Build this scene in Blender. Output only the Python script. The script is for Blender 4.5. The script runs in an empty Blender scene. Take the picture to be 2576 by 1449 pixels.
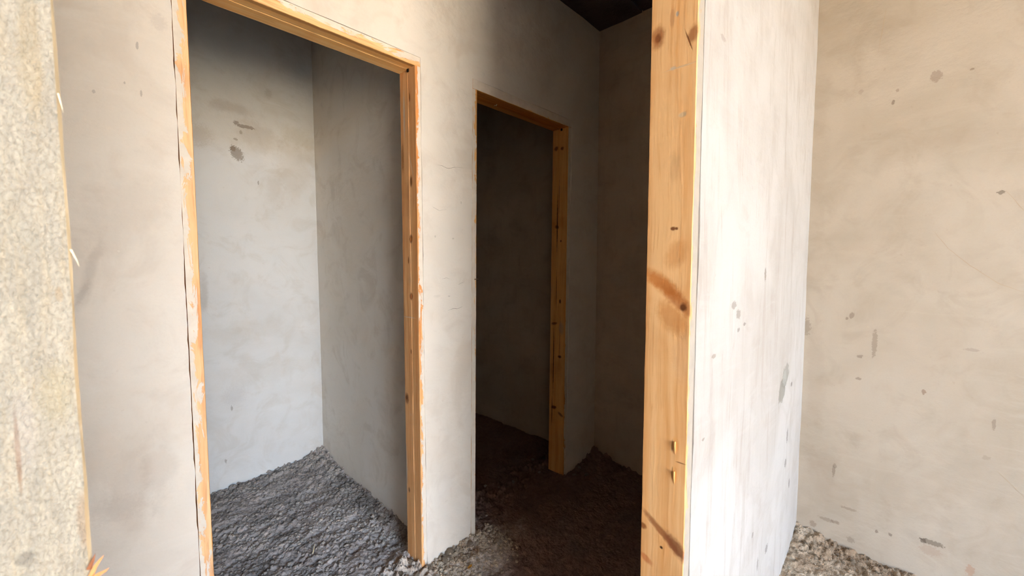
import bpy, math, random
import numpy as np
from mathutils import Vector, Matrix

random.seed(7)
scene = bpy.context.scene
COL = scene.collection

# ------------------------------------------------------------------ camera
F_PX, PITCH, YAW, CAM_H = 1032.2375, 0.0637, 0.8089, 1.2829
cam_d = bpy.data.cameras.new('camera')
cam = bpy.data.objects.new('camera', cam_d)
COL.objects.link(cam)
cam_d.sensor_width = 36.0
cam_d.sensor_fit = 'HORIZONTAL'
cam_d.lens = 36.0 * F_PX / 2576.0
cam_d.clip_start = 0.01
cam_d.dof.use_dof = True
cam_d.dof.focus_distance = 1.9
cam_d.dof.aperture_fstop = 13.0
FW = Vector((math.sin(YAW) * math.cos(PITCH), math.cos(YAW) * math.cos(PITCH), -math.sin(PITCH)))
RT = Vector((math.cos(YAW), -math.sin(YAW), 0.0))
UP = RT.cross(FW)
M = Matrix((RT, UP, -FW)).transposed().to_4x4()
M.translation = (0, 0, CAM_H)
cam.matrix_world = M
scene.camera = cam

# ------------------------------------------------------------------ sky, sun, exposure
world = bpy.data.worlds.new('sky')
scene.world = world
world.use_nodes = True
wn = world.node_tree
wn.nodes.clear()
w_out = wn.nodes.new('ShaderNodeOutputWorld')
w_bg = wn.nodes.new('ShaderNodeBackground')
w_tc = wn.nodes.new('ShaderNodeTexCoord')
w_sep = wn.nodes.new('ShaderNodeSeparateXYZ')
w_rmp = wn.nodes.new('ShaderNodeValToRGB')
w_rmp.color_ramp.elements[0].position = 0.0
w_rmp.color_ramp.elements[0].color = (0.66, 0.82, 1.0, 1)
w_rmp.color_ramp.elements[1].position = 0.8
w_rmp.color_ramp.elements[1].color = (0.42, 0.64, 1.0, 1)
wn.links.new(w_tc.outputs['Generated'], w_sep.inputs[0])
wn.links.new(w_sep.outputs['Z'], w_rmp.inputs[0])
wn.links.new(w_rmp.outputs[0], w_bg.inputs['Color'])
w_bg.inputs['Strength'].default_value = 20.0
wn.links.new(w_bg.outputs[0], w_out.inputs['Surface'])

sun_d = bpy.data.lights.new('sun', 'SUN')
sun_d.energy = 52.0
sun_d.angle = math.radians(0.6)
sun_d.color = (1.0, 0.92, 0.80)
sun = bpy.data.objects.new('sun', sun_d)
COL.objects.link(sun)
sun.location = (2, 6, 8)
# the sun stands behind the building: it lights the yard outside, never the rooms directly
sun.rotation_euler = Vector((-0.12, -0.38, -0.92)).to_track_quat('-Z', 'Y').to_euler()

scene.view_settings.view_transform = 'Standard'
scene.view_settings.look = 'None'
scene.view_settings.gamma = 1.0
scene.view_settings.use_curve_mapping = False
scene.view_settings.exposure = 0.97
scene.cycles.max_bounces = 8
scene.cycles.diffuse_bounces = 6
scene.cycles.glossy_bounces = 1
scene.cycles.transmission_bounces = 0
scene.cycles.use_denoising = True
scene.cycles.use_adaptive_sampling = True
scene.cycles.use_light_tree = False
scene.cycles.adaptive_threshold = 0.08
scene.cycles.sample_clamp_indirect = 8.0

# ------------------------------------------------------------------ plan of the building (metres)
A_Y = 1.4157      # wall with the two doorways
A_T = 0.115
D_Y = 0.3231      # whitewashed entrance wall
D_T = 0.105
E_X = 2.3265      # tan wall outside on the right
B_X = 2.2641      # end wall of the passage
C_Y = 2.6937      # rear wall of the first room
P_X = 1.0378      # partition between the two rooms
CEIL = 2.70
HEAD = 2.05
D3_HEAD = 2.48    # head of the entrance frame, above the picture
OUT_CEIL = 3.0
OPEN_Y = -3.5     # added wall behind the viewer, unseen, with the opening towards the yard
SIDE_X = -1.25    # added left wall, unseen, placed to limit light into the passage
YARD_Y = -13.0    # added wall across the yard, unseen, throws sunlight back into the rooms
YARD_X0, YARD_X1, YARD_H = -1.15, 0.95, 2.75  # yard opening, sized to dim the near walls and keep the rooms lit


# sampling portal in the opening to the yard (gives off no light of its own)
por_d = bpy.data.lights.new('yard_opening_portal', 'AREA')
por_d.shape = 'RECTANGLE'
por_d.size = YARD_X1 - YARD_X0
por_d.size_y = YARD_H + 0.1
por_d.cycles.is_portal = True
por = bpy.data.objects.new('yard_opening_portal', por_d)
COL.objects.link(por)
por.location = ((YARD_X0 + YARD_X1) / 2, OPEN_Y - 0.1, YARD_H / 2)
por.rotation_euler = (math.radians(90), 0, 0)


def on(px, py, ax, val):
    """point of the plane <axis ax> = val seen at a pixel of the 2576 x 1449 photograph"""
    d = FW + RT * ((px - 1288) / F_PX) - UP * ((py - 724.5) / F_PX)
    o = Vector((0, 0, CAM_H))
    t = (val - o[ax]) / d[ax]
    return o + d * t


# ------------------------------------------------------------------ numpy noise
def _hash(ix, iy, seed):
    h = (ix.astype(np.int64) * 374761393 + iy.astype(np.int64) * 668265263 + seed * 974711) & 0xFFFFFFFF
    h = ((h ^ (h >> 13)) * 1274126177) & 0xFFFFFFFF
    return ((h ^ (h >> 16)) & 0xFFFF) / 65535.0


def vnoise(x, y, seed=0):
    x = np.asarray(x, float); y = np.asarray(y, float)
    ix = np.floor(x); iy = np.floor(y)
    fx = x - ix; fy = y - iy
    fx = fx * fx * fx * (fx * (fx * 6 - 15) + 10); fy = fy * fy * fy * (fy * (fy * 6 - 15) + 10)
    a = _hash(ix, iy, seed); b = _hash(ix + 1, iy, seed)
    c = _hash(ix, iy + 1, seed); d = _hash(ix + 1, iy + 1, seed)
    return (a + (b - a) * fx) * (1 - fy) + (c + (d - c) * fx) * fy - 0.5


def fbm(x, y, octv=4, seed=0, gain=0.5):
    s = 0; a = 1.0; f = 1.0; t = 0
    for i in range(octv):
        s = s + a * vnoise(np.asarray(x) * f + 17.3 * i, np.asarray(y) * f + 9.1 * i, seed + i)
        t += a; a *= gain; f *= 2.03
    return s / t * 2


# ------------------------------------------------------------------ materials
def lin(r, g, b):
    def c(v):
        v /= 255.0
        return v / 12.92 if v <= 0.04045 else ((v + 0.055) / 1.055) ** 2.4
    return (c(r), c(g), c(b), 1.0)


class NT:
    def __init__(self, name):
        self.m = bpy.data.materials.new(name)
        self.m.use_nodes = True
        self.t = self.m.node_tree
        self.bsdf = self.t.nodes['Principled BSDF']
        self.bsdf.inputs['Specular IOR Level'].default_value = 0.15
        self.bsdf.inputs['Roughness'].default_value = 0.9
        tc = self.t.nodes.new('ShaderNodeTexCoord')
        self.pos = tc.outputs['Object']

    def put(self, sock, v):
        if isinstance(v, (int, float)):
            sock.default_value = v
        elif isinstance(v, (tuple, list)):
            sock.default_value = tuple(v)[:len(sock.default_value)]
        else:
            self.t.links.new(v, sock)

    def mapping(self, vec, loc=(0, 0, 0), rot=(0, 0, 0), scale=(1, 1, 1), kind='POINT'):
        n = self.t.nodes.new('ShaderNodeMapping')
        n.vector_type = kind
        self.put(n.inputs['Vector'], vec)
        n.inputs['Location'].default_value = loc
        n.inputs['Rotation'].default_value = rot
        n.inputs['Scale'].default_value = scale
        return n.outputs[0]

    def noise(self, vec, scale, detail=4, rough=0.55, dist=0.0, color=False):
        n = self.t.nodes.new('ShaderNodeTexNoise')
        self.put(n.inputs['Vector'], vec)
        n.inputs['Scale'].default_value = scale
        n.inputs['Detail'].default_value = detail
        n.inputs['Roughness'].default_value = rough
        n.inputs['Distortion'].default_value = dist
        return n.outputs['Color' if color else 'Fac']

    def voronoi(self, vec, scale, feat='F1'):
        n = self.t.nodes.new('ShaderNodeTexVoronoi')
        n.feature = feat
        self.put(n.inputs['Vector'], vec)
        n.inputs['Scale'].default_value = scale
        return n.outputs['Distance']

    def rng(self, v, a, b, c=0.0, d=1.0):
        n = self.t.nodes.new('ShaderNodeMapRange')
        n.interpolation_type = 'SMOOTHSTEP'
        self.put(n.inputs[0], v)
        for i, q in enumerate((a, b, c, d)):
            n.inputs[i + 1].default_value = q
        return n.outputs[0]

    def math(self, op, a, b=0.0, clamp=False):
        n = self.t.nodes.new('ShaderNodeMath')
        n.operation = op
        n.use_clamp = clamp
        self.put(n.inputs[0], a)
        self.put(n.inputs[1], b)
        return n.outputs[0]

    def vmath(self, op, a, b=(0, 0, 0)):
        n = self.t.nodes.new('ShaderNodeVectorMath')
        n.operation = op
        self.put(n.inputs[0], a)
        self.put(n.inputs[1], b)
        return n.outputs['Value' if op == 'LENGTH' else 'Vector']

    def mix(self, fac, a, b, blend='MIX'):
        n = self.t.nodes.new('ShaderNodeMixRGB')
        n.blend_type = blend
        self.put(n.inputs[0], fac)
        self.put(n.inputs[1], a)
        self.put(n.inputs[2], b)
        return n.outputs[0]

    def sep(self, vec):
        n = self.t.nodes.new('ShaderNodeSeparateXYZ')
        self.put(n.inputs[0], vec)
        return n.outputs

    def finish(self, color, height=None, strength=0.4, dist=0.002, rough=None):
        self.put(self.bsdf.inputs['Base Color'], color)
        if rough is not None:
            self.put(self.bsdf.inputs['Roughness'], rough)
        if height is not None:
            b = self.t.nodes.new('ShaderNodeBump')
            b.inputs['Strength'].default_value = strength
            b.inputs['Distance'].default_value = dist
            self.put(b.inputs['Height'], height)
            self.t.links.new(b.outputs[0], self.bsdf.inputs['Normal'])
        return self.m

    def mark(self, c, rh, rv, ang, axis, warp=None, soft=0.25):
        """irregular elliptical mark on a wall; axis = horizontal axis of the wall (0: x, 1: y)"""
        if abs(ang) < 0.16 or max(rh, rv) < 0.013:
            k = (1 / rh, 0.0, 1 / rv) if axis == 0 else (0.0, 1 / rh, 1 / rv)
            m = self.t.nodes.new('ShaderNodeVectorMath')
            m.operation = 'MULTIPLY_ADD'
            self.put(m.inputs[0], self.pos)
            m.inputs[1].default_value = k
            m.inputs[2].default_value = tuple(-k[i] * c[i] for i in range(3))
            v = m.outputs[0]
        else:
            if axis == 0:
                rot = (0, ang, 0); sc = (rh, 50.0, rv)
            else:
                rot = (ang, 0, 0); sc = (50.0, rh, rv)
            v = self.mapping(self.pos, loc=c, rot=rot, scale=sc, kind='TEXTURE')
        ln = self.vmath('LENGTH', v)
        if warp is not None:
            ln = self.math('ADD', ln, warp)
        return self.rng(ln, 1.0 + soft, 1.0 - soft, 0.0, 1.0)


def plaster(name, base, light, dark, axis, marks=(), streak=0.0, stain=None, blotch=0.35, grain=0.5, org=(0, 0, 0)):
    n = NT(name)
    big = n.noise(n.pos, 1.7, 3, 0.6, 0.6)
    med = n.noise(n.mapping(n.pos, loc=(3.1, 1.7, 5.2)), 6.0, 4, 0.62, 1.1)
    col = n.mix(n.rng(big, 0.36, 0.64), base, light)
    col = n.mix(n.math('MULTIPLY', n.rng(med, 0.47, 0.70), blotch), col, dark)
    # trowel sweeps, long and slanting
    sw = n.noise(n.mapping(n.pos, rot=(0.6, 0.6, 0), scale=(1.0, 1.0, 5.0)), 4.0, 3, 0.65, 0.8)
    col = n.mix(n.math('MULTIPLY', n.rng(sw, 0.50, 0.72), 0.35), col, light)
    if stain is not None:
        st = n.noise(n.mapping(n.pos, loc=(7, 2, 9), scale=(1, 1, 0.7)), 2.6, 4, 0.66, 1.0)
        col = n.mix(n.math('MULTIPLY', n.rng(st, 0.53, 0.66), 0.55), col, stain)
    if streak > 0:
        sv = n.noise(n.mapping(n.pos, scale=(12, 12, 1.6)), 1.5, 7, 0.72, 0.5)
        col = n.mix(n.math('MULTIPLY', n.rng(sv, 0.50, 0.68), streak), col, dark)
        sv2 = n.noise(n.mapping(n.pos, loc=(4, 4, 1), scale=(26, 26, 2.4)), 1.5, 6, 0.75, 0.5)
        col = n.mix(n.math('MULTIPLY', n.rng(sv2, 0.45, 0.7), streak * 0.8), col, light)
    fine = n.noise(n.pos, 180, 3, 0.65)
    pits = n.noise(n.pos, 46, 3, 0.5)
    pit = n.rng(pits, 0.70, 0.76)
    col = n.mix(n.math('MULTIPLY', n.rng(fine, 0.42, 0.72), 0.16 * grain), col, dark)
    h = n.math('MULTIPLY', n.noise(n.mapping(n.pos, scale=(1.0, 1.0, 1.3)), 17.0, 5, 0.62), 2.0)
    col = n.mix(n.math('MULTIPLY', pit, 0.35), col, dark)
    if marks:
        warp = n.math('MULTIPLY', n.math('SUBTRACT', n.noise(n.pos, 130, 3, 0.7), 0.5), 2.2)
        warpb = n.math('MULTIPLY', n.math('SUBTRACT', n.noise(n.pos, 14, 4, 0.7), 0.5), 2.4)
        for mk in marks:
            c, rh, rv, ang, rgb, amt, deep = mk
            soft = 0.12 if deep > 0 else 0.55
            c = (c[0] - org[0], c[1] - org[1], c[2] - org[2])
            k = n.mark(c, rh, rv, ang, axis, warpb if max(rh, rv) > 0.06 else warp, soft)
            col = n.mix(n.math('MULTIPLY', k, amt * (0.75 if deep > 0 else 0.42)), col, rgb)
            if deep > 1.3:
                h = n.math('SUBTRACT', h, n.math('MULTIPLY', k, deep))
    return n.finish(col, h, 0.55 * grain + 0.12, 0.004)


def wood(name, along, base=(214, 142, 70), light=(232, 172, 104), dark=(168, 98, 42), knots=(), face_axis=1,
         smear=None, fine=1.0, dust_or_lit=0.12, seed=0.0):
    """along: grain axis 0/1/2. knots: (c, rh, rv, ang, rgb, amt). smear: (edge_coord, sign, width, cover)"""
    n = NT(name)
    base, light, dark = lin(*base), lin(*light), lin(*dark)
    sc = [34.0, 34.0, 34.0]; sc[along] = 0.9
    fs = [150.0, 150.0, 150.0]; fs[along] = 2.5
    p = n.mapping(n.pos, loc=(seed, seed * 1.7, seed * 0.6))
    # slow wander of the grain
    wob = n.noise(p, 3.0, 3, 0.5, 0, color=True)
    scn = n.t.nodes.new('ShaderNodeVectorMath'); scn.operation = 'SCALE'
    n.t.links.new(wob, scn.inputs[0]); scn.inputs['Scale'].default_value = 0.035
    p3 = n.vmath('ADD', p, scn.outputs[0])
    g1 = n.noise(n.mapping(p3, scale=tuple(sc)), 1.0, 5, 0.6, 0.3)
    g2 = n.noise(n.mapping(p3, scale=tuple(fs)), 1.0, 3, 0.6, 0.0)
    col = n.mix(n.rng(g1, 0.35, 0.62), base, light)
    col = n.mix(n.math('MULTIPLY', n.rng(g2, 0.50, 0.70), 0.45 * fine), col, dark)
    big = n.noise(p, 5.0, 3, 0.5, 0.4)
    col = n.mix(n.math('MULTIPLY', n.rng(big, 0.52, 0.72), 0.4), col, dark)
    h = n.math('ADD', n.math('MULTIPLY', g2, 0.6), n.math('MULTIPLY', g1, 0.5))
    if knots:
        warp = n.math('MULTIPLY', n.math('SUBTRACT', n.noise(n.pos, 70, 3, 0.6), 0.5), 0.8)
        for c, rh, rv, ang, rgb, amt in knots:
            k = n.mark(c, rh, rv, ang, face_axis, warp, 0.45)
            col = n.mix(n.math('MULTIPLY', k, amt), col, lin(*rgb))
            h = n.math('SUBTRACT', h, n.math('MULTIPLY', k, 0.5))
    du = n.noise(n.pos, 14, 6, 0.7, 0.6)
    col = n.mix(n.math('MULTIPLY', n.rng(du, 0.56, 0.74), dust_or_lit), col, lin(205, 192, 172))
    if smear is not None:
        edge, sign, width, cover, ax = smear[:5]
        tone = smear[5] if len(smear) > 5 else 1.0
        xs = n.sep(n.pos)[ax]
        q = n.math('MULTIPLY', n.math('SUBTRACT', xs, edge), sign / width)     # 0 at the arris, 1 at the plaster
        sm = [30.0, 30.0, 30.0]; sm[along] = 8.0
        ms = n.noise(n.mapping(n.pos, loc=(seed + 2, 1, 3), scale=tuple(sm)), 1.0, 7, 0.7, 1.2)
        v = n.math('ADD', n.math('MULTIPLY', q, 0.30), ms)
        k = n.rng(v, 0.65 - cover, 0.69 - cover)
        pc = n.mix(n.noise(n.pos, 30, 5, 0.6), lin(204 * tone, 190 * tone, 172 * tone), lin(236 * tone, 225 * tone, 209 * tone))
        col = n.mix(k, col, pc)
        h = n.math('ADD', h, n.math('MULTIPLY', k, 1.3))
        h = n.math('ADD', h, n.math('MULTIPLY', n.noise(n.pos, 160, 4, 0.6), 0.5))
    return n.finish(col, h, 0.35, 0.0022, 0.72)


# ------------------------------------------------------------------ mesh helpers
def mesh_obj(name, verts, faces, mats, parent=None, idx=None, smooth=False, loc=(0, 0, 0)):
    me = bpy.data.meshes.new(name)
    me.from_pydata([tuple(v) for v in verts], [], faces)
    for m in (mats if isinstance(mats, (list, tuple)) else [mats]):
        me.materials.append(m)
    if idx is not None:
        me.polygons.foreach_set('material_index', idx)
    if smooth:
        me.polygons.foreach_set('use_smooth', [True] * len(me.polygons))
    me.update()
    o = bpy.data.objects.new(name, me)
    COL.objects.link(o)
    o.location = loc
    if parent is not None:
        o.parent = parent
    return o


def tag(o, label, cat=None, group=None, kind=None):
    o['label'] = label
    if cat: o['category'] = cat
    if group: o['group'] = group
    if kind: o['kind'] = kind
    return o


def lines(a, b, step, extra=()):
    n = max(1, int(round((b - a) / step)))
    g = list(np.linspace(a, b, n + 1))
    for e in extra:
        if a < e < b:
            g = [q for q in g if abs(q - e) > step * 0.35 or q in (a, b)] + [e]
    return np.array(sorted(set(g)))


def wall(name, axis, front, thick, u0, u1, z0, z1, mat, label, holes=(), step=0.04, amp=0.003, seed=0, jit=0.0016, lean=None, zstep=None):
    """slab wall. axis 0: runs along x, front face at y=front, body towards +y*thick; axis 1: runs along y, x=front"""
    ex = []; ez = []
    for h in holes:
        ex += [h[0], h[1]]; ez += [h[2], h[3]]
    us = lines(u0, u1, step, ex); zs = lines(z0, z1, zstep or step, ez)
    nu, nz = len(us), len(zs)
    U, Z = np.meshgrid(us, zs, indexing='ij')
    off = amp * fbm(U * 1.3 + seed, Z * 1.3 + 2 * seed, 4, seed) + amp * 0.25 * fbm(U * 9, Z * 9, 2, seed + 5)
    Uj = U.copy(); Zj = Z.copy()
    for h in holes:
        for e in h[:2]:
            k = np.abs(U - e) < 1e-6
            Uj[k] += jit * fbm(Z[k] * 16, Z[k] * 0 + e * 7, 5, seed + 3, 0.6) * 1.9
        for e in h[2:4]:
            k = np.abs(Z - e) < 1e-6
            Zj[k] += jit * fbm(U[k] * 9, U[k] * 0 + e * 7, 4, seed + 4) * 1.6
    if lean is not None:
        Uj = Uj + lean(U, Z)
    verts = []
    for side in (0, 1):
        for i in range(nu):
            for j in range(nz):
                n = front + (off[i, j] if side == 0 else thick)
                verts.append((Uj[i, j], n, Zj[i, j]) if axis == 0 else (n, Uj[i, j], Zj[i, j]))
    solid = np.ones((nu - 1, nz - 1), bool)
    for h in holes:
        for i in range(nu - 1):
            for j in range(nz - 1):
                cu = (us[i] + us[i + 1]) / 2; cz = (zs[j] + zs[j + 1]) / 2
                if h[0] < cu < h[1] and h[2] < cz < h[3]:
                    solid[i, j] = False
    N = nu * nz
    vid = lambda s, i, j: s * N + i * nz + j
    faces = []
    flip = (thick < 0) ^ (axis == 1)
    def add(f):
        faces.append(tuple(reversed(f)) if flip else f)
    for i in range(nu - 1):
        for j in range(nz - 1):
            if not solid[i, j]:
                continue
            add((vid(0, i, j), vid(0, i + 1, j), vid(0, i + 1, j + 1), vid(0, i, j + 1)))
            add((vid(1, i, j), vid(1, i, j + 1), vid(1, i + 1, j + 1), vid(1, i + 1, j)))
            if i == 0 or not solid[i - 1, j]:
                add((vid(0, i, j), vid(0, i, j + 1), vid(1, i, j + 1), vid(1, i, j)))
            if i == nu - 2 or not solid[i + 1, j]:
                add((vid(0, i + 1, j), vid(1, i + 1, j), vid(1, i + 1, j + 1), vid(0, i + 1, j + 1)))
            if j == 0 or not solid[i, j - 1]:
                add((vid(0, i, j), vid(1, i, j), vid(1, i + 1, j), vid(0, i + 1, j)))
            if j == nz - 2 or not solid[i, j + 1]:
                add((vid(0, i, j + 1), vid(0, i + 1, j + 1), vid(1, i + 1, j + 1), vid(1, i, j + 1)))
    used = sorted({v for f in faces for v in f})
    remap = {v: k for k, v in enumerate(used)}
    o = mesh_obj(name, [verts[v] for v in used], [tuple(remap[v] for v in f) for f in faces], mat)
    tag(o, label, 'wall', kind='structure')
    return o


def ribbon(name, pts, width, normal, mat, parent, depth=0.0012):
    """hairline crack: a thin wedge let into the surface along a jagged line"""
    normal = Vector(normal)
    verts = []; faces = []
    P = [Vector(p) for p in pts]
    n = len(P)
    for i, p in enumerate(P):
        t = (P[min(i + 1, n - 1)] - P[max(i - 1, 0)]).normalized()
        s = t.cross(normal).normalized()
        w = width * (0.25 + 0.75 * math.sin(math.pi * (i + 0.3) / (n - 0.4))) * random.uniform(0.6, 1.3) * 0.5
        b = p + normal * 0.0004
        verts += [b - s * w, b + s * w, p - normal * depth]
    for i in range(n - 1):
        a, b = 3 * i, 3 * i + 3
        faces += [(a, b, b + 1, a + 1), (a + 1, b + 1, b + 2, a + 2), (a + 2, b + 2, b, a)]
    return mesh_obj(name, verts, faces, mat, parent)


def jag(a, b, n, amp):
    a = Vector(a); b = Vector(b)
    out = []
    for i in range(n + 1):
        p = a.lerp(b, i / n)
        if 0 < i < n:
            p = p + Vector((random.uniform(-1, 1), random.uniform(-1, 1), random.uniform(-1, 1))) * amp
        out.append(p)
    return out


# ------------------------------------------------------------------ floors (dirt)
def h_in(x, y):
    x = np.asarray(x, float); y = np.asarray(y, float)
    z = 0.012 * fbm(x * 2.6, y * 2.6, 3, 11) - 0.008
    room1 = 1 / (1 + np.exp(-(y - 1.60) / 0.03)) * (x < P_X + 0.03)
    room2 = 1 / (1 + np.exp(-(y - 1.60) / 0.03)) * (x >= P_X + 0.03)
    # trampled ridges lying along x
    rid = 1 - np.abs(fbm(x * 5.0 + 0.9 * y, y * 10.0 - 1.2 * x, 5, 21, 0.6)) * 2.0
    z = z + (0.009 * room1 + 0.010 * (1 - room1)) * (rid - 0.6)
    z = z + (0.012 * fbm(x * 19 + 4 * y, y * 25 - 5 * x, 5, 31, 0.62) + 0.015 * np.abs(fbm(x * 48, y * 55, 3, 36, 0.6))) * (0.3 + 0.7 * room1)
    # banks of loose dirt along the walls
    dC = C_Y - y; dP = P_X - x
    corner = np.hypot(np.maximum(dC, 0), np.maximum(dP, 0))
    z = z + room1 * (0.075 * np.exp(-corner / 0.22))
    rim1 = room1 * np.maximum(np.exp(-np.abs(dC) / 0.07), np.exp(-np.abs(dP) / 0.07))
    cl = np.abs(fbm(x * 30, y * 30, 3, 41, 0.6))
    z = z + rim1 * (0.006 + 0.035 * (cl - 0.2))
    z = z - room1 * 0.045 * np.exp(-((x - 0.99) ** 2 + (y - 1.64) ** 2) / 0.006)
    cB = np.hypot(B_X - x, A_Y - y)
    z = z + (1 - room1) * (1 - room2) * 0.075 * np.exp(-cB / 0.20)
    rimB = np.exp(-np.abs(B_X - x) / 0.08) * (y < A_Y + .05)
    rimA = np.exp(-np.abs(A_Y - 0.01 - y) / 0.10) * ((x > 0.82) & (x < 1.34) | (x > 1.86))
    z = z + (rimA * 0.8 + rimB * 0.6) * 0.045 * (cl - 0.16)
    # threshold rubble under the first doorway
    thr = np.exp(-((y - 1.47) / 0.09) ** 2) * (x < 0.96)
    z = z + thr * 0.04 * (cl - 0.18)
    thr2 = np.exp(-((y - 1.62) / 0.10) ** 2) * (x > 1.2)
    z = z + thr2 * 0.05 * (cl - 0.18)
    return z


def h_out(x, y):
    x = np.asarray(x, float); y = np.asarray(y, float)
    z = -0.040 + 0.014 * fbm(x * 3, y * 3, 3, 51)
    dE = np.abs(E_X - x); dD = np.abs(D_Y - y)
    z = z + 0.046 * np.exp(-np.hypot(dE, dD) / 0.16) + 0.020 * np.exp(-dE / 0.09)
    cl = np.abs(fbm(x * 26, y * 26, 4, 61, 0.6))
    z = z + (0.012 + 0.02 * np.exp(-dE / 0.12)) * (cl - 0.2) * 1.6
    z = z + 0.006 * fbm(x * 70, y * 70, 2, 71)
    return z


def dirt(name, base, light, dark, speck, specks=0.25, dust_or_lit=False):
    n = NT(name)
    a = n.noise(n.pos, 4.0, 3, 0.62, 0.6)
    b = n.noise(n.pos, 38, 4, 0.7)
    c = n.noise(n.pos, 170, 2, 0.7)
    v = n.voronoi(n.pos, 75)
    col = n.mix(n.rng(a, 0.36, 0.66), base, light)
    col = n.mix(n.math('MULTIPLY', n.rng(b, 0.50, 0.72), 0.6), col, dark)
    col = n.mix(n.math('MULTIPLY', n.rng(c, 0.62, 0.78), specks), col, speck)
    if dust_or_lit:      # browner in the passage and second room, greyer in the first room
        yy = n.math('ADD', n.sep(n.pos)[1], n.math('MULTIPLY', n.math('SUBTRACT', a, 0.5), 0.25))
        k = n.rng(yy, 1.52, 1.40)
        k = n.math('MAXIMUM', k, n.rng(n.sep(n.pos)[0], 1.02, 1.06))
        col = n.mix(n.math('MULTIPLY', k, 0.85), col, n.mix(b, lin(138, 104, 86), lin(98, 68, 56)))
        # lit patch around the foot of the pier, painted into the dirt colour
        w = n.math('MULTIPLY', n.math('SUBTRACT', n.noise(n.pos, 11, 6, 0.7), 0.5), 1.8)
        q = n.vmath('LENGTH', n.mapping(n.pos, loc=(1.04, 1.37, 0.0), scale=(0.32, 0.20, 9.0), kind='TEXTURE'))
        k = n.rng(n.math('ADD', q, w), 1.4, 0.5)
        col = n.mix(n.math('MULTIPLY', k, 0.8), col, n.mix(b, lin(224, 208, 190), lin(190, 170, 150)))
    h = n.math('ADD', n.math('MULTIPLY', b, 1.0), n.math('MULTIPLY', c, 0.6))
    h = n.math('SUBTRACT', h, n.math('MULTIPLY', v, 0.5))
    return n.finish(col, h, 0.8, 0.008, 0.95)


MAT_DIRT = dirt('grey_brown_dirt', lin(164, 152, 145), lin(188, 176, 168), lin(126, 110, 101), lin(210, 202, 194), dust_or_lit=True)
MAT_DIRT_OUT = dirt('straw_brown_dirt', lin(150, 126, 102), lin(184, 164, 140), lin(108, 84, 62), lin(214, 200, 176), 0.5)
MAT_CLOD = dirt('dirt_clod', lin(150, 138, 128), lin(176, 165, 154), lin(110, 98, 90), lin(206, 198, 188))
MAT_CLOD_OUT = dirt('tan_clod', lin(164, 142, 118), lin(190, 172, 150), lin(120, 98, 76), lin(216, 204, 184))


def terrain(name, xs, ys, fn, mat, label):
    X, Y = np.meshgrid(xs, ys, indexing='ij')
    Z = fn(X, Y)
    nx, ny = len(xs), len(ys)
    V = np.stack([X.ravel(), Y.ravel(), Z.ravel()], 1)
    i, j = np.meshgrid(np.arange(nx - 1), np.arange(ny - 1), indexing='ij')
    a = (i * ny + j).ravel()
    Q = np.stack([a, a + ny, a + ny + 1, a + 1], 1)
    me = bpy.data.meshes.new(name)
    me.vertices.add(len(V)); me.vertices.foreach_set('co', V.ravel())
    me.loops.add(Q.size); me.loops.foreach_set('vertex_index', Q.ravel().astype(np.int32))
    me.polygons.add(len(Q)); me.polygons.foreach_set('loop_start', np.arange(0, Q.size, 4, dtype=np.int32))
    me.polygons.foreach_set('use_smooth', np.ones(len(Q), bool))
    me.materials.append(mat)
    me.update(calc_edges=True)
    o = bpy.data.objects.new(name, me)
    COL.objects.link(o)
    return tag(o, label, 'floor', kind='structure')


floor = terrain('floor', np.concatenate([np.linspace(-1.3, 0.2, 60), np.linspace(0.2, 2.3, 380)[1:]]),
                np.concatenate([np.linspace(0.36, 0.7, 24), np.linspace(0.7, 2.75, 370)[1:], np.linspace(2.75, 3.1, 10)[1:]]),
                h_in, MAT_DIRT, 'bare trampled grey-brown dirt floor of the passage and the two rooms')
floor_out = terrain('floor_entrance', np.concatenate([np.linspace(SIDE_X, 1.5, 60), np.linspace(1.5, 2.36, 180)[1:]]),
                    np.concatenate([np.linspace(OPEN_Y, -0.6, 50), np.linspace(-0.6, 0.37, 200)[1:]]),
                    h_out, MAT_DIRT_OUT, 'straw-flecked tan dirt floor at the foot of the tan right wall')

# yard outside the opening (behind the viewer)
n_ = NT('yard_soil')
MAT_YARD = n_.finish(n_.mix(n_.noise(n_.pos, 1.5, 6, 0.6), lin(204, 182, 152), lin(186, 162, 130)), n_.noise(n_.pos, 9, 5, 0.6), 0.4, 0.02)
yard = mesh_obj('ground_yard', [(-30, -40, -0.07), (30, -40, -0.07), (30, OPEN_Y + 0.02, -0.07), (-30, OPEN_Y + 0.02, -0.07)], [(0, 1, 2, 3)], MAT_YARD)
tag(yard, 'sunlit earth yard outside the opening behind the viewer', 'ground', kind='structure')

# ------------------------------------------------------------------ walls
GAP = 0.0006
# door 1: x 0.2261 .. 0.9361   door 2: 1.2513 .. 1.9384 (clear openings) ; frame thicknesses left, right, head
D1 = dict(gl=0.0016, xl=0.2261, xr=0.9361, tl=0.031, tr=0.024, th=0.036)
D2 = dict(gl=0.0022, xl=1.2480, xr=1.9400, tl=0.026, tr=0.030, th=0.042)
D3 = dict(xl=-0.0034, xr=0.891, tl=0.062, tr=0.032, th=0.050)


def hole(d, head=HEAD):
    return (d['xl'] - d['tl'] - GAP - d.get('gl', 0), d['xr'] + d['tr'] + GAP, -1.0, head + d['th'] + GAP)


def lean_mid(U, Z):
    # the masonry beyond the pier leans a little out of plumb
    k = np.clip((U - 1.06) / 0.12, 0, 1)
    return k * (Z - 1.15) * 0.013


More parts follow.
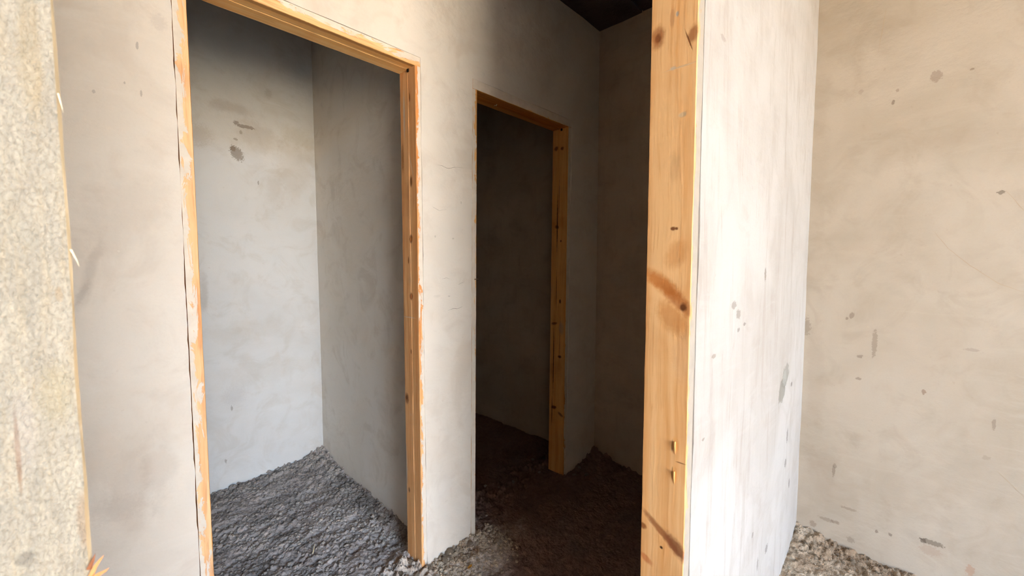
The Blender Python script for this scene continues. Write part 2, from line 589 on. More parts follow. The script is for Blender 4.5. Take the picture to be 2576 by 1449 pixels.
grey = lin(120, 108, 96)
A_marks = []
for (px, py, rh, rv, an, rgb, am, dp) in [
        (225, 690, .010, .075, .25, (120, 110, 104), .55, 0), (205, 740, .006, .03, .4, (110, 102, 98), .5, 0),
        (330, 1230, .035, .10, 0.1, (160, 142, 126), .6, 0), (400, 1180, .03, .09, .1, (158, 140, 124), .6, 0),
        (300, 1280, .05, .03, 0, (160, 144, 130), .5, 0), (330, 520, .06, .12, .5, (162, 146, 132), .4, 0),
        (345, 115, .0025, .009, -.4, (118, 106, 98), .7, .3), (355, 235, .002, .008, -.4, (118, 106, 98), .7, .3),
        (399, 55, .014, .02, 0, (134, 126, 130), .5, 0), (298, 632, .0022, .0026, 0, (240, 232, 220), .9, 0),
        (235, 230, .003, .004, .3, (124, 112, 104), .6, .3), (313, 208, .002, .003, 0, (120, 108, 98), .7, .3),
        (1270, 21, .004, .004, 0, (120, 108, 92), .6, .3), (1140, 600, .005, .003, 0, (150, 140, 122), .6, .2),
        (1095, 595, .004, .004, 0, (150, 140, 128), .6, .2), (1160, 510, .003, .006, 0, (150, 140, 128), .6, .2),
        (1130, 745, .006, .003, 0, (140, 132, 120), .6, .2), (1100, 745, .016, .005, 0, (160, 150, 136), .5, 0),
        (1080, 60, .012, .03, .7, (178, 158, 132), .4, 0), (1120, 1230, .03, .05, .6, (205, 200, 196), .4, 0)]:
    A_marks.append((on(px, py, 1, A_Y), rh, rv, an, lin(*rgb), am * 0.75, dp))
MAT_A = plaster('warm_grey_plaster', lin(217, 206, 191), lin(224, 215, 202), lin(202, 188, 172), 0, A_marks, stain=lin(209, 195, 178))
wall_mid = wall('wall_middle', 0, A_Y, A_T, -1.25, B_X + 0.02, -0.15, CEIL + 0.05, MAT_A,
                'warm grey plaster wall pierced by the two inner doorways', holes=(hole(D1), hole(D2)), seed=1, lean=lean_mid, zstep=0.014)

D_marks = []
# position, half width and half height as seen in the photograph; the wall is seen at a steep slant
for (px, py, hw, hh, rgb, am, dp) in [
        (1976, 943, 8, 27, (132, 130, 120), .95, 1.4), (1966, 982, 8, 25, (122, 120, 110), .95, 1.4), (1973, 950, 4, 18, (156, 156, 148), .9, .2),
        (1991, 966, 2, 5, (104, 98, 90), .9, .8), (1846, 768, 6, 10, (124, 116, 106), .8, .6), (1857, 790, 5, 12, (124, 116, 106), .8, .6),
        (1872, 815, 3, 4, (108, 100, 92), .8, .6), (1857, 830, 3, 5, (108, 100, 92), .7, .5), (1795, 896, 5, 5, (126, 112, 94), .7, .4),
        (1925, 690, 2, 16, (112, 102, 90), .8, .6), (1980, 1095, 1.5, 16, (104, 98, 92), .8, .6), (1975, 1165, 2, 10, (104, 98, 92), .8, .6),
        (1985, 1215, 1.5, 10, (104, 98, 92), .8, .6), (1927, 1380, 3, 9, (104, 98, 92), .8, .6), (1905, 1420, 2, 14, (118, 110, 100), .7, .6),
        (1820, 95, 6, 8, (140, 130, 122), .6, .3), (1768, 1105, 3, 4, (116, 104, 90), .7, .4), (1892, 1345, 2, 6, (110, 102, 94), .7, .5)]:
    c_ = on(px, py, 1, D_Y)
    D_marks.append((c_, hw * abs(on(px + 1, py, 1, D_Y).x - c_.x), hh * abs(on(px, py + 1, 1, D_Y).z - c_.z), 0.0, lin(*rgb), am, dp))
MAT_D = plaster('whitewashed_plaster', lin(168, 163, 156), lin(180, 177, 172), lin(154, 143, 132), 0, D_marks, streak=0.5, blotch=0.3, grain=0.6)
wall_front = wall('wall_front', 0, D_Y, D_T, SIDE_X - 0.1, E_X + 0.05, -0.2, OUT_CEIL, MAT_D,
                  'whitewashed streaky plaster wall right of the large orange jamb', holes=(hole(D3, D3_HEAD),), seed=3, amp=0.004)

E_marks = []
for (px, py, rh, rv, an, rgb, am, dp) in [
        (2355, 192, .016, .021, 0, (160, 140, 124), .85, 1.2), (2247, 258, .005, .009, 0, (110, 94, 80), .85, 1.2),
        (2518, 484, .009, .007, .3, (92, 80, 62), .9, 1.2), (2445, 175, .007, .004, .5, (130, 112, 92), .8, .8),
        (2258, 228, .005, .006, 0, (150, 130, 112), .7, .6), (2165, 232, .008, .010, 0, (166, 150, 134), .5, .3),
        (2200, 862, .009, .055, -.12, (146, 130, 112), .8, .4), (2143, 793, .008, .014, .2, (136, 120, 104), .8, .6),
        (2131, 801, .005, .007, 0, (130, 114, 98), .8, .6), (2163, 897, .009, .008, 0, (140, 124, 108), .8, .6),
        (2160, 953, .010, .006, .4, (140, 124, 108), .8, .6), (2324, 986, .006, .010, .2, (146, 110, 84), .8, .8),
        (2097, 1185, .006, .028, 0, (130, 114, 98), .8, .6), (2100, 1172, .008, .010, 0, (130, 114, 98), .7, .6),
        (2135, 1280, .030, .006, -.1, (150, 132, 114), .7, .6), (2345, 1365, .034, .010, .12, (98, 82, 66), .85, 1.2),
        (2322, 1360, .008, .010, 0, (90, 74, 60), .85, 1.2), (2240, 1345, .007, .007, 0, (110, 92, 78), .8, .8),
        (2205, 1337, .006, .007, 0, (110, 92, 78), .8, .8), (2140, 1358, .014, .014, 0, (150, 134, 118), .7, .8),
        (2102, 1314, .016, .008, 0, (130, 112, 96), .7, .8), (2045, 1318, .012, .014, 0, (140, 120, 102), .7, .8),
        (2080, 1307, .03, .008, 0, (136, 118, 100), .6, .8), (2500, 1066, .005, .022, .1, (140, 124, 108), .7, .5),
        (2480, 1152, .010, .008, 0, (170, 154, 136), .6, .4), (2440, 1435, .012, .02, 0, (190, 134, 100), .6, .2),
        (2340, 1385, .03, .02, 0, (190, 160, 138), .5, .4), (2150, 1110, .02, .03, 0, (168, 150, 132), .5, 0),
        (2030, 820, .014, .04, 0, (140, 126, 110), .6, .3), (2445, 880, .02, .006, 0, (172, 156, 140), .7, .4),
        (2060, 1200, .05, .12, 0, (176, 156, 136), .6, 0), (2270, 560, .10, .12, .6, (188, 172, 152), .6, 0),
        (2400, 430, .08, .10, .4, (214, 204, 188), .5, 0), (2450, 600, .10, .12, .2, (212, 200, 182), .6, 0),
        (2220, 560, .06, .08, .5, (218, 204, 184), .5, 0), (2420, 345, .07, .03, 0, (188, 170, 150), .5, 0),
        (2060, 430, .03, .40, 0, (184, 164, 140), .5, 0), (2050, 950, .03, .30, 0, (178, 158, 138), .5, 0),
        (2310, 880, .18, .12, .3, (206, 188, 168), .4, 0)]:
    E_marks.append((on(px, py, 0, E_X), rh, rv, an, lin(*[q * 0.84 for q in rgb]), am * 0.85, dp))
MAT_E = plaster('tan_plaster', lin(168, 155, 138), lin(178, 166, 150), lin(156, 142, 124), 1, E_marks, blotch=0.35, grain=0.5)
wall_right = wall('wall_right', 1, E_X, 0.16, OPEN_Y, D_Y + 0.02, -0.2, OUT_CEIL, MAT_E,
                  'smooth tan plaster wall on the right with small chips and dark specks', seed=5, amp=0.005)

MAT_B = plaster('brown_plaster', lin(186, 166, 144), lin(196, 178, 158), lin(160, 140, 120), 1, streak=0.2)
wall_end = wall('wall_end', 1, B_X, 0.06, D_Y + D_T - 0.01, 3.1, -0.15, CEIL + 0.05, MAT_B,
                'shadowed brown plaster end wall behind the large orange jamb', seed=7, lean=lambda U, Z: U * 0)

C_marks = []
for (px, py, rh, rv, an, rgb, am, dp) in [
        (596, 386, .026, .040, -.5, (122, 108, 92), .9, 1.4), (586, 374, .014, .014, 0, (126, 112, 96), .9, 1.2),
        (617, 319, .044, .010, .12, (118, 102, 88), .85, .6), (594, 309, .012, .012, 0, (122, 106, 92), .85, .6),
        (606, 333, .008, .010, 0, (140, 126, 110), .7, .4), (592, 350, .010, .006, 0, (130, 116, 100), .7, .4),
        (675, 236, .018, .024, 0, (134, 116, 98), .6, 0), (570, 268, .10, .025, .15, (140, 122, 102), .6, 0),
        (500, 340, .05, .05, 0, (146, 132, 116), .6, 0), (650, 345, .09, .06, .4, (150, 136, 118), .5, 0),
        (760, 350, .10, .06, .3, (168, 158, 128), .6, 0), (740, 430, .10, .16, .2, (166, 154, 136), .55, 0),
        (690, 470, .05, .10, 0, (168, 156, 140), .5, 0), (512, 740, .018, .09, .05, (140, 128, 114), .7, 0),
        (583, 1027, .005, .014, .1, (120, 108, 96), .7, .5), (568, 1160, .005, .012, 0, (120, 108, 96), .7, .5),
        (590, 995, .05, .05, 0, (160, 158, 160), .5, 0), (650, 460, .004, .010, 0, (120, 108, 96), .7, .5),
        (690, 930, .25, .06, 0, (178, 168, 152), .45, 0), (625, 830, .20, .06, 0, (176, 166, 150), .45, 0)]:
    C_marks.append((on(px, py, 1, C_Y), rh, rv, an, lin(*rgb), am, dp))
MAT_C = plaster('pale_grey_plaster', lin(198, 197, 194), lin(205, 205, 203), lin(184, 178, 168), 0, C_marks, blotch=0.4)
wall_back = wall('wall_back', 0, C_Y, 0.12, -0.9, P_X + 0.06, -0.15, CEIL + 0.05, MAT_C,
                 'pale grey stained plaster rear wall of the first room', seed=9)
MAT_P = plaster('grey_plaster', lin(228, 219, 206), lin(233, 226, 216), lin(208, 196, 181), 1, blotch=0.5)
wall_part = wall('wall_partition', 1, P_X, 0.11, A_Y + A_T - 0.01, 3.0, -0.15, CEIL + 0.05, MAT_P,
                 'grey plaster partition meeting the rear wall in the corner of the first room', seed=11, amp=0.004)
MAT_X = plaster('plain_plaster', lin(190, 174, 156), lin(200, 186, 168), lin(170, 154, 138), 0)
wall('wall_far', 0, 3.0, 0.1, P_X + 0.05, B_X + 0.02, -0.15, CEIL + 0.05, MAT_X, 'dark rear wall inside the second doorway', seed=13)
wall('wall_left', 1, -0.8, -0.1, A_Y + A_T - 0.01, C_Y + 0.1, -0.15, CEIL + 0.05, MAT_X, 'left side wall inside the first room, out of sight', seed=14)
wall('wall_passage', 1, -1.2, -0.1, D_Y, A_Y + 0.1, -0.15, CEIL + 0.05, MAT_X, 'left end wall of the passage, out of sight', seed=15)
wall('wall_yard_added', 0, YARD_Y, -0.2, -9.0, 9.0, -0.2, 3.2, MAT_X, 'added sunlit plaster wall across the yard, unseen, bouncing light to the rooms', seed=16, step=0.5)
wall('wall_rear_added', 0, OPEN_Y, -0.15, SIDE_X - 0.1, E_X + 0.1, -0.2, OUT_CEIL, MAT_X, 'added plaster wall behind the viewer, unseen, its yard opening sized to shape the light',
     holes=((YARD_X0, YARD_X1, -1.0, YARD_H),), seed=18)
wall('wall_side_added', 1, SIDE_X, -0.12, OPEN_Y, D_Y + 0.05, -0.2, OUT_CEIL, MAT_X, 'added plaster wall to the left of the viewer, out of sight, limiting the light', seed=17)

# ------------------------------------------------------------------ ceilings
n_ = NT('rough_concrete')
MAT_CEIL = n_.finish(n_.mix(n_.noise(n_.pos, 7, 6, 0.65), lin(92, 78, 76), lin(62, 50, 52)), n_.noise(n_.pos, 26, 6, 0.7), 0.8, 0.012)


def slab(name, x0, x1, y0, y1, z0, z1, mat, parent, rough=0.004):
    xs = lines(x0, x1, 0.06); ys = lines(y0, y1, 0.06)
    X, Y = np.meshgrid(xs, ys, indexing='ij')
    Z = z0 + rough * fbm(X * 7, Y * 7, 4, 81)
    v = [(a, b, c) for a, b, c in zip(X.ravel(), Y.ravel(), Z.ravel())]
    nx, ny = len(xs), len(ys)
    f = [(i * ny + j, i * ny + j + 1, (i + 1) * ny + j + 1, (i + 1) * ny + j) for i in range(nx - 1) for j in range(ny - 1)]
    k = len(v)
    v += [(x0, y0, z1), (x1, y0, z1), (x1, y1, z1), (x0, y1, z1)]
    f.append((k, k + 1, k + 2, k + 3))
    f.append(tuple([i * ny for i in range(nx)] + [k + 1, k]))
    f.append(tuple([i * ny + ny - 1 for i in reversed(range(nx))] + [k + 3, k + 2]))
    f.append(tuple([j for j in reversed(range(ny))] + [k, k + 3]))
    f.append(tuple([(nx - 1) * ny + j for j in range(ny)] + [k + 2, k + 1]))
    return mesh_obj(name, v, f, mat, parent)


ceil_e = bpy.data.objects.new('ceiling', None)
COL.objects.link(ceil_e)
tag(ceil_e, 'dark rough concrete slab ceiling above the passage corner', 'ceiling', kind='structure')
slab('ceiling_panel', -1.3, B_X + 0.06, D_Y + 0.02, 1.131, CEIL, CEIL + 0.15, MAT_CEIL, ceil_e)
slab('ceiling_panel', -1.3, B_X + 0.06, 1.139, 3.1, CEIL - 0.004, CEIL + 0.15, MAT_CEIL, ceil_e, 0.010)
slab('ceiling_panel', -1.3, B_X + 0.06, D_Y + 0.02, 3.1, CEIL + 0.152, CEIL + 0.20, MAT_CEIL, ceil_e, 0.0)
roof = slab('ceiling_entrance', SIDE_X - 0.12, E_X + 0.2, OPEN_Y, D_Y + 0.03, OUT_CEIL, OUT_CEIL + 0.15, MAT_CEIL, None)
tag(roof, 'concrete slab ceiling over the viewer, out of sight', 'ceiling', kind='structure')

# ------------------------------------------------------------------ door frames
DARKHOLE = NT('dark_gap').finish(lin(40, 28, 18))


def extrude(name, prof, length, axis, mats, parent, front_edges=(), seg=0.02, jit=0.0005, loc=(0, 0, 0), seed=0, start=0.0):
    """prof: closed list of (a, y). axis 2: a = x, extruded along z; axis 0: a = z, extruded along x"""
    n = max(2, int(length / seg))
    ts = np.linspace(start, start + length, n + 1)
    m = len(prof)
    verts = []; faces = []; idx = []
    for i, t in enumerate(ts):
        for k, (a, y) in enumerate(prof):
            da = jit * float(fbm(t * 22 + k * 5.1, k * 3.7 + seed, 3, seed + 2)) * 1.5
            dy = jit * float(fbm(t * 22 + k * 2.3, k * 8.7 + seed, 3, seed + 7)) * 1.5
            verts.append((a + da, y + dy, t) if axis == 2 else (t, y + dy, a + da))
    for i in range(n):
        for k in range(m):
            k2 = (k + 1) % m
            faces.append((i * m + k, i * m + k2, (i + 1) * m + k2, (i + 1) * m + k))
            idx.append(1 if k in front_edges else 0)
    faces.append(tuple(reversed(range(m)))); idx.append(0)
    faces.append(tuple(n * m + k for k in range(m))); idx.append(0)
    o = mesh_obj(name, verts, faces, mats, parent, idx, loc=loc)
    import bmesh
    bm = bmesh.new(); bm.from_mesh(o.data); bmesh.ops.recalc_face_normals(bm, faces=bm.faces); bm.to_mesh(o.data); bm.free()
    return o


def jamb_profile(side, t, depth, step):
    """side +1: right jamb (inner face towards -x). local a = 0 at the front inner arris"""
    c = 0.0014
    p = [(c, 0.0), (t, 0.0), (t, depth), (-step + c, depth), (-step, depth - c), (-step, depth * 0.46), (0.0, depth * 0.46 - 0.0005), (0.0, c)]
    if step == 0:
        p = [(c, 0.0), (t, 0.0), (t, depth), (c, depth), (0, depth - c), (0, c)]
    return [(a * side, y) for a, y in p]


def door_frame(label, d, y0, depth, head, zb, mats, step, lean=0.0, seed=0, skew=0.0):
    e = bpy.data.objects.new('wooden_door_frame', None)
    COL.objects.link(e)
    e.location = (d['xl'], y0, 0)
    tag(e, label, 'door frame', kind='thing')
    jl = extrude('jamb', jamb_profile(-1, d['tl'], depth, step), head - zb[0], 2, [mats['l'], mats['lf']], e, (0,), loc=(0, 0, zb[0]), seed=seed)
    for v in jl.data.vertices:      # slightly out of square
        v.co.x -= skew * v.co.y
    jr = extrude('jamb', jamb_profile(1, d['tr'], depth, step), head - zb[1], 2, [mats['r'], mats['rf']], e, (0,), loc=(d['xr'] - d['xl'], 0, zb[1]), seed=seed + 10)
    x0 = -d['tl']; L = d['xr'] - d['xl'] + d['tl'] + d['tr']
    hp = jamb_profile(1, d['th'], depth, step)
    hd = extrude('header', hp, L, 0, [mats['h'], mats['hf']], e, (0,), loc=(x0, 0, head), seed=seed + 20)
    if lean:
        for o in (jl, jr, hd):
            for v in o.data.vertices:
                v.co.x += lean * (v.co.z + o.location.z - 1.15)
    return e, jl, jr, hd


def K(px, py, ax, val, org, rh, rv, ang=0.0, rgb=(120, 66, 28), amt=0.8):
    p = on(px, py, ax, val) - Vector(org)
    return (tuple(p), rh, rv, ang, rgb, amt)


FRONT_REC = 0.002
# --- frame of the first doorway
o1 = (D1['xr'], A_Y + FRONT_REC, -0.006)
k1 = [K(1034, 457, 0, D1['xr'], o1, .007, .020, 0, (110, 60, 24), .85), K(1034, 601, 0, D1['xr'], o1, .010, .016, 0, (124, 66, 28), .9),
      K(1034, 601, 0, D1['xr'], o1, .006, .009, 0, (190, 120, 60), .8),
      K(1028, 655, 0, D1['xr'], o1, .004, .014, 0, (120, 64, 26), .85), K(1035, 746, 0, D1['xr'], o1, .010, .014, 0, (120, 64, 28), .9),
      K(1035, 746, 0, D1['xr'], o1, .005, .007, 0, (176, 108, 56), .8), K(1035, 884, 0, D1['xr'], o1, .004, .010, 0, (120, 64, 28), .8),
      K(1024, 1002, 0, D1['xr'], o1, .014, .022, 0, (138, 84, 44), .8), K(1024, 1000, 0, D1['xr'], o1, .006, .010, 0, (90, 50, 24), .8),
      K(1030, 1232, 0, D1['xr'], o1, .006, .010, 0, (110, 70, 44), .8), K(1013, 400, 0, D1['xr'], o1, .008, .05, .1, (130, 84, 50), .6),
      K(1030, 245, 0, D1['xr'], o1, .004, .016, 0, (130, 74, 34), .8), K(1028, 225, 0, D1['xr'], o1, .0025, .07, 0, (150, 88, 40), .6),
      K(1022, 1180, 0, D1['xr'], o1, .010, .10, -.08, (196, 184, 166), .9), K(1017, 290, 0, D1['xr'], o1, .006, .08, .0, (206, 194, 176), .7),
      K(1030, 798, 0, D1['xr'], o1, .04, .002, 0, (220, 200, 176), .7), K(1035, 420, 0, D1['xr'], o1, .004, .05, -.3, (222, 196, 160), .5)]
mats1 = dict(
    l=wood('pine_jamb_a', 2, seed=1.0), r=wood('pine_jamb_b', 2, (222, 158, 98), (234, 182, 126), (190, 124, 70), knots=k1, face_axis=1, seed=2.0, dust_or_lit=0.2),
    h=wood('pine_header_a', 0, (242, 184, 110), (248, 204, 138), (224, 156, 84), seed=3.0, dust_or_lit=0.05,
           knots=[(tuple(on(945, 128, 2, HEAD) - Vector((D1['xl'] - D1['tl'], A_Y, HEAD))), .008, .02, 0, (170, 100, 44), .6)]),
    lf=wood('plastered_pine_a', 2, (224, 162, 108), (240, 198, 148), (200, 128, 80), smear=(0.0, -1, D1['tl'], 0.0, 0), seed=4.0),
    rf=wood('plastered_pine_b', 2, (226, 150, 84), (240, 188, 130), (196, 118, 60), smear=(0.0, 1, D1['tr'], 0.07, 0), seed=5.0),
    hf=wood('plastered_pine_c', 0, (214, 150, 92), (238, 196, 140), (190, 112, 60), smear=(0.0, 1, D1['th'], 0.0, 2), seed=6.0))
f1, j1l, j1r, h1 = door_frame('larger orange pine door frame around the lit first room', D1, A_Y + FRONT_REC, 0.110, HEAD, (-0.12, -0.006), mats1, 0.0009, seed=30)
# --- frame of the second doorway
o2 = (D2['xr'], A_Y + FRONT_REC, 0.015)
k2 = [K(1397, 372, 0, D2['xr'], o2, .014, .012, 0, (110, 60, 24), .85), K(1412, 371, 0, D2['xr'], o2, .010, .010, .4, (110, 60, 24), .85),
      K(1400, 570, 0, D2['xr'], o2, .014, .010, .5, (96, 54, 24), .9), K(1401, 560, 0, D2['xr'], o2, .0035, .16, .02, (70, 38, 18), .95),
      K(1405, 500, 0, D2['xr'], o2, .002, .10, .02, (90, 50, 24), .8), K(1427, 545, 0, D2['xr'], o2, .004, .006, 0, (90, 50, 24), .9),
      K(1410, 605, 0, D2['xr'], o2, .004, .006, 0, (90, 50, 24), .9), K(1409, 757, 0, D2['xr'], o2, .006, .012, 0, (80, 44, 20), .9),
      K(1400, 730, 0, D2['xr'], o2, .0025, .10, 0, (100, 56, 26), .8), K(1395, 812, 0, D2['xr'], o2, .020, .008, -.2, (110, 62, 28), .85),
      K(1394, 900, 0, D2['xr'], o2, .0032, .19, 0, (76, 42, 20), .95), K(1409, 850, 0, D2['xr'], o2, .002, .12, 0, (110, 62, 28), .7),
      K(1409, 896, 0, D2['xr'], o2, .012, .008, -.1, (90, 50, 22), .9), K(1413, 825, 0, D2['xr'], o2, .016, .035, 0, (186, 160, 130), .6),
      K(1396, 1022, 0, D2['xr'], o2, .018, .010, -.2, (96, 54, 24), .9), K(1391, 1030, 0, D2['xr'], o2, .003, .08, 0, (80, 44, 20), .9),
      K(1412, 1040, 0, D2['xr'], o2, .020, .008, .5, (110, 64, 30), .7)]
k2h = [(tuple(on(1217, 253, 2, HEAD) - Vector((D2['xl'] - D2['tl'], A_Y, HEAD))), .012, .020, 0, (110, 60, 24), .85),
       (tuple(on(1290, 270, 2, HEAD) - Vector((D2['xl'] - D2['tl'], A_Y, HEAD))), .030, .008, 0, (130, 74, 30), .7)]
mats2 = dict(
    l=wood('pine_jamb_c', 2, seed=7.0), r=wood('pine_jamb_d', 2, (226, 160, 84), (238, 182, 108), (196, 126, 58), knots=k2, face_axis=1, seed=8.0, dust_or_lit=0.08),
    h=wood('pine_header_b', 0, (196, 120, 48), (214, 146, 70), (150, 86, 34), seed=9.0, dust_or_lit=0.05, knots=[]),
    lf=wood('plastered_pine_d', 2, (216, 156, 88), (232, 184, 122), (180, 118, 62), smear=(0.0, -1, D2['tl'], 0.15, 0), seed=10.0),
    rf=wood('plastered_pine_e', 2, (206, 140, 70), (222, 164, 96), (170, 100, 46), smear=(0.0, 1, D2['tr'], 0.24, 0), seed=11.0),
    hf=wood('plastered_pine_f', 0, (216, 152, 84), (232, 180, 116), (180, 108, 54), smear=(0.0, 1, D2['th'], 0.24, 2), seed=12.0))
f2, j2l, j2r, h2 = door_frame('smaller orange pine door frame around the dark second doorway', D2, A_Y + FRONT_REC, 0.110, HEAD, (-0.10, 0.012), mats2, 0.0009, lean=0.013, seed=60)
# --- entrance frame, nearest the viewer
o3 = (D3['xr'], D_Y + 0.002, -0.1)
k3 = [K(1655, 95, 0, D3['xr'], o3, .014, .022, 0, (150, 82, 34), .7), K(1655, 97, 0, D3['xr'], o3, .006, .010, 0, (120, 62, 26), .7),
      K(1743, 85, 0, D3['xr'], o3, .010, .018, .3, (150, 84, 36), .7), K(1732, 100, 0, D3['xr'], o3, .0016, .022, -.35, (110, 60, 26), .8),
      K(1704, 35, 0, D3['xr'], o3, .003, .005, 0, (170, 160, 148), .9), K(1690, 45, 0, D3['xr'], o3, .005, .020, 0, (200, 150, 104), .6),
      K(1712, 168, 0, D3['xr'], o3, .03, .0018, -.05, (222, 190, 150), .8), K(1693, 172, 0, D3['xr'], o3, .006, .004, 0, (206, 190, 166), .7),
      K(1717, 288, 0, D3['xr'], o3, .008, .005, 0, (206, 180, 144), .8), K(1694, 420, 0, D3['xr'], o3, .012, .030, 0, (214, 170, 120), .5),
      K(1693, 575, 0, D3['xr'], o3, .006, .004, 0, (110, 60, 28), .9), K(1702, 575, 0, D3['xr'], o3, .003, .003, 0, (110, 60, 28), .9),
      K(1668, 716, 0, D3['xr'], o3, .050, .016, .62, (196, 116, 44), .8), K(1708, 760, 0, D3['xr'], o3, .050, .014, .72, (172, 96, 36), .6),
      K(1690, 800, 0, D3['xr'], o3, .040, .024, .85, (200, 134, 70), .6), K(1718, 773, 0, D3['xr'], o3, .007, .009, .5, (96, 50, 22), .9),
      K(1700, 640, 0, D3['xr'], o3, .020, .030, .5, (206, 134, 64), .4), K(1715, 900, 0, D3['xr'], o3, .02, .05, 0, (222, 180, 136), .4),
      K(1691, 1122, 0, D3['xr'], o3, .0016, .012, 0, (90, 50, 24), .9), K(1698, 1118, 0, D3['xr'], o3, .006, .016, 0, (232, 172, 104), .8),
      K(1691, 1190, 0, D3['xr'], o3, .0016, .012, .1, (90, 50, 24), .9), K(1696, 1195, 0, D3['xr'], o3, .005, .018, 0, (232, 172, 104), .8),
      K(1712, 1165, 0, D3['xr'], o3, .010, .0014, -.6, (120, 66, 30), .7), K(1665, 1340, 0, D3['xr'], o3, .055, .008, .66, (150, 90, 50), .8),
      K(1702, 1380, 0, D3['xr'], o3, .035, .014, .72, (138, 84, 52), .85), K(1618, 1322, 0, D3['xr'], o3, .008, .007, 0, (130, 70, 30), .8),
      K(1663, 1377, 0, D3['xr'], o3, .003, .003, 0, (60, 34, 20), .95), K(1625, 1405, 0, D3['xr'], o3, .016, .008, .5, (190, 100, 50), .6)]
n3 = NT('rough_plaster_crusted_wood')
g = n3.noise(n3.mapping(n3.pos, scale=(240, 240, 30)), 1.0, 5, 0.6, 0.5)
cr = n3.noise(n3.mapping(n3.pos, scale=(1.15, 1, 0.75)), 520, 4, 0.6, 0.6)
pt = n3.noise(n3.mapping(n3.pos, scale=(1.6, 1, 0.45)), 70, 5, 0.65, 0.8)
c3 = n3.mix(n3.rng(pt, 0.25, 0.75), lin(156, 149, 136), lin(177, 169, 152))
c3 = n3.mix(n3.math('MULTIPLY', n3.rng(g, 0.45, 0.75), 0.35), c3, lin(176, 156, 122))
c3 = n3.mix(n3.math('MULTIPLY', n3.rng(cr, 0.54, 0.34), 0.45), c3, lin(126, 117, 102))
ol = (D3['xl'], D_Y + 0.002, -0.1)
wq = n3.math('MULTIPLY', n3.math('SUBTRACT', n3.noise(n3.pos, 300, 4, 0.6), 0.5), 0.9)
for (px, py, rh, rv, an, rgb, am) in [(44, 1140, .0009, .0200, 0, (176, 112, 56), .9), (75, 130, .0040, .0320, 0, (214, 188, 140), .6),
                                      (148, 740, .0014, .0040, 0, (206, 166, 112), .7), (205, 1060, .0012, .0050, 0, (214, 160, 104), .7),
                                      (62, 1410, .0030, .0040, .6, (120, 112, 104), .8), (214, 1310, .0030, .0160, .1, (190, 140, 90), .7),
                                      (140, 990, .0060, .0160, 0, (226, 206, 156), .6), (60, 1090, .0040, .020, 0, (226, 216, 208), .6),
                                      (60, 620, .0060, .030, 0, (196, 188, 172), .5)]:
    p = on(px, py, 1, D_Y) - Vector(ol)
    k = n3.mark(tuple(p), rh, rv, an, 0, wq, 0.4)
    c3 = n3.mix(n3.math('MULTIPLY', k, am * 0.55), c3, lin(*[q * 0.72 for q in rgb]))
MAT_POST = n3.finish(c3, n3.math('ADD', n3.math('MULTIPLY', cr, 1.0), n3.math('MULTIPLY', g, 0.5)), 0.9, 0.0026, 0.9)
mats3 = dict(
    l=wood('pine_jamb_e', 2, (170, 150, 118), (182, 166, 138), (150, 122, 88), seed=13.0, dust_or_lit=0.5), lf=MAT_POST,
    r=wood('pine_jamb_f', 2, (228, 170, 108), (240, 194, 138), (208, 144, 82), knots=k3, face_axis=1, seed=14.0, dust_or_lit=0.06, fine=0.9),
    h=wood('pine_header_c', 0, seed=15.0),
    rf=wood('plastered_pine_g', 2, (186, 146, 96), (198, 168, 124), (160, 110, 66), smear=(0.0, 1, D3['tr'], 0.175, 0, 0.74), seed=16.0),
    hf=wood('plastered_pine_h', 0, smear=(0.0, 1, D3['th'], 0.1, 2), seed=17.0))
f3, j3l, j3r, h3 = door_frame('entrance door frame nearest the viewer, pale crusted left post and broad orange right jamb', D3, D_Y + 0.002, 0.1005, D3_HEAD, (-0.1, -0.1), mats3, 0.0, seed=90, skew=0.05)
j3l['label'] = 'pale plaster-crusted rough timber post, very near'
j3r['label'] = 'broad orange pine jamb with swirling knots'


# small parts of the frames ---------------------------------------------------
def box_part(name, c, s, mat, parent, rot=None):
    v = [Vector((a * s[0], b * s[1], q * s[2])) / 2 for a in (-1, 1) for b in (-1, 1) for q in (-1, 1)]
    if rot is not None:
        v = [rot @ q for q in v]
    org = parent.matrix_world.translation if False else Vector(c)
    f = [(0, 1, 3, 2), (4, 6, 7, 5), (0, 4, 5, 1), (2, 3, 7, 6), (0, 2, 6, 4), (1, 5, 7, 3)]
    return mesh_obj(name, [q + org for q in v], f, mat, parent)


def shard(name, pts, r0, mat, parent, flat=0.5):
    """tapering splinter along a polyline"""
    verts = []; faces = []; n = len(pts); m = 5
    for i, p in enumerate(pts):
        p = Vector(p); r = r0 * (1 - i / (n - 1)) ** 0.7 + r0 * 0.06
        t = (Vector(pts[min(i + 1, n - 1)]) - Vector(pts[max(i - 1, 0)])).normalized()
        a = t.cross(Vector((0, 1, 0.1))).normalized(); b = t.cross(a)
        for k in range(m):
            th = 2 * math.pi * k / m
            verts.append(p + a * r * math.cos(th) + b * r * flat * math.sin(th))
    for i in range(n - 1):
        for k in range(m):
            faces.append((i * m + k, i * m + (k + 1) % m, (i + 1) * m + (k + 1) % m, (i + 1) * m + k))
    faces.append(tuple(reversed(range(m)))); faces.append(tuple((n - 1) * m + k for k in range(m)))
    return mesh_obj(name, verts, faces, mat, parent)


# saw notches where header and jamb meet
for fr, jr, d in ((f1, j1r, D1), (f2, j2r, D2)):
    box_part('saw_notch', (-0.0015 + (0.012 if d is D2 else 0), 0.047, HEAD - jr.location.z - 0.006), (0.006, 0.011, 0.012), DARKHOLE, jr)
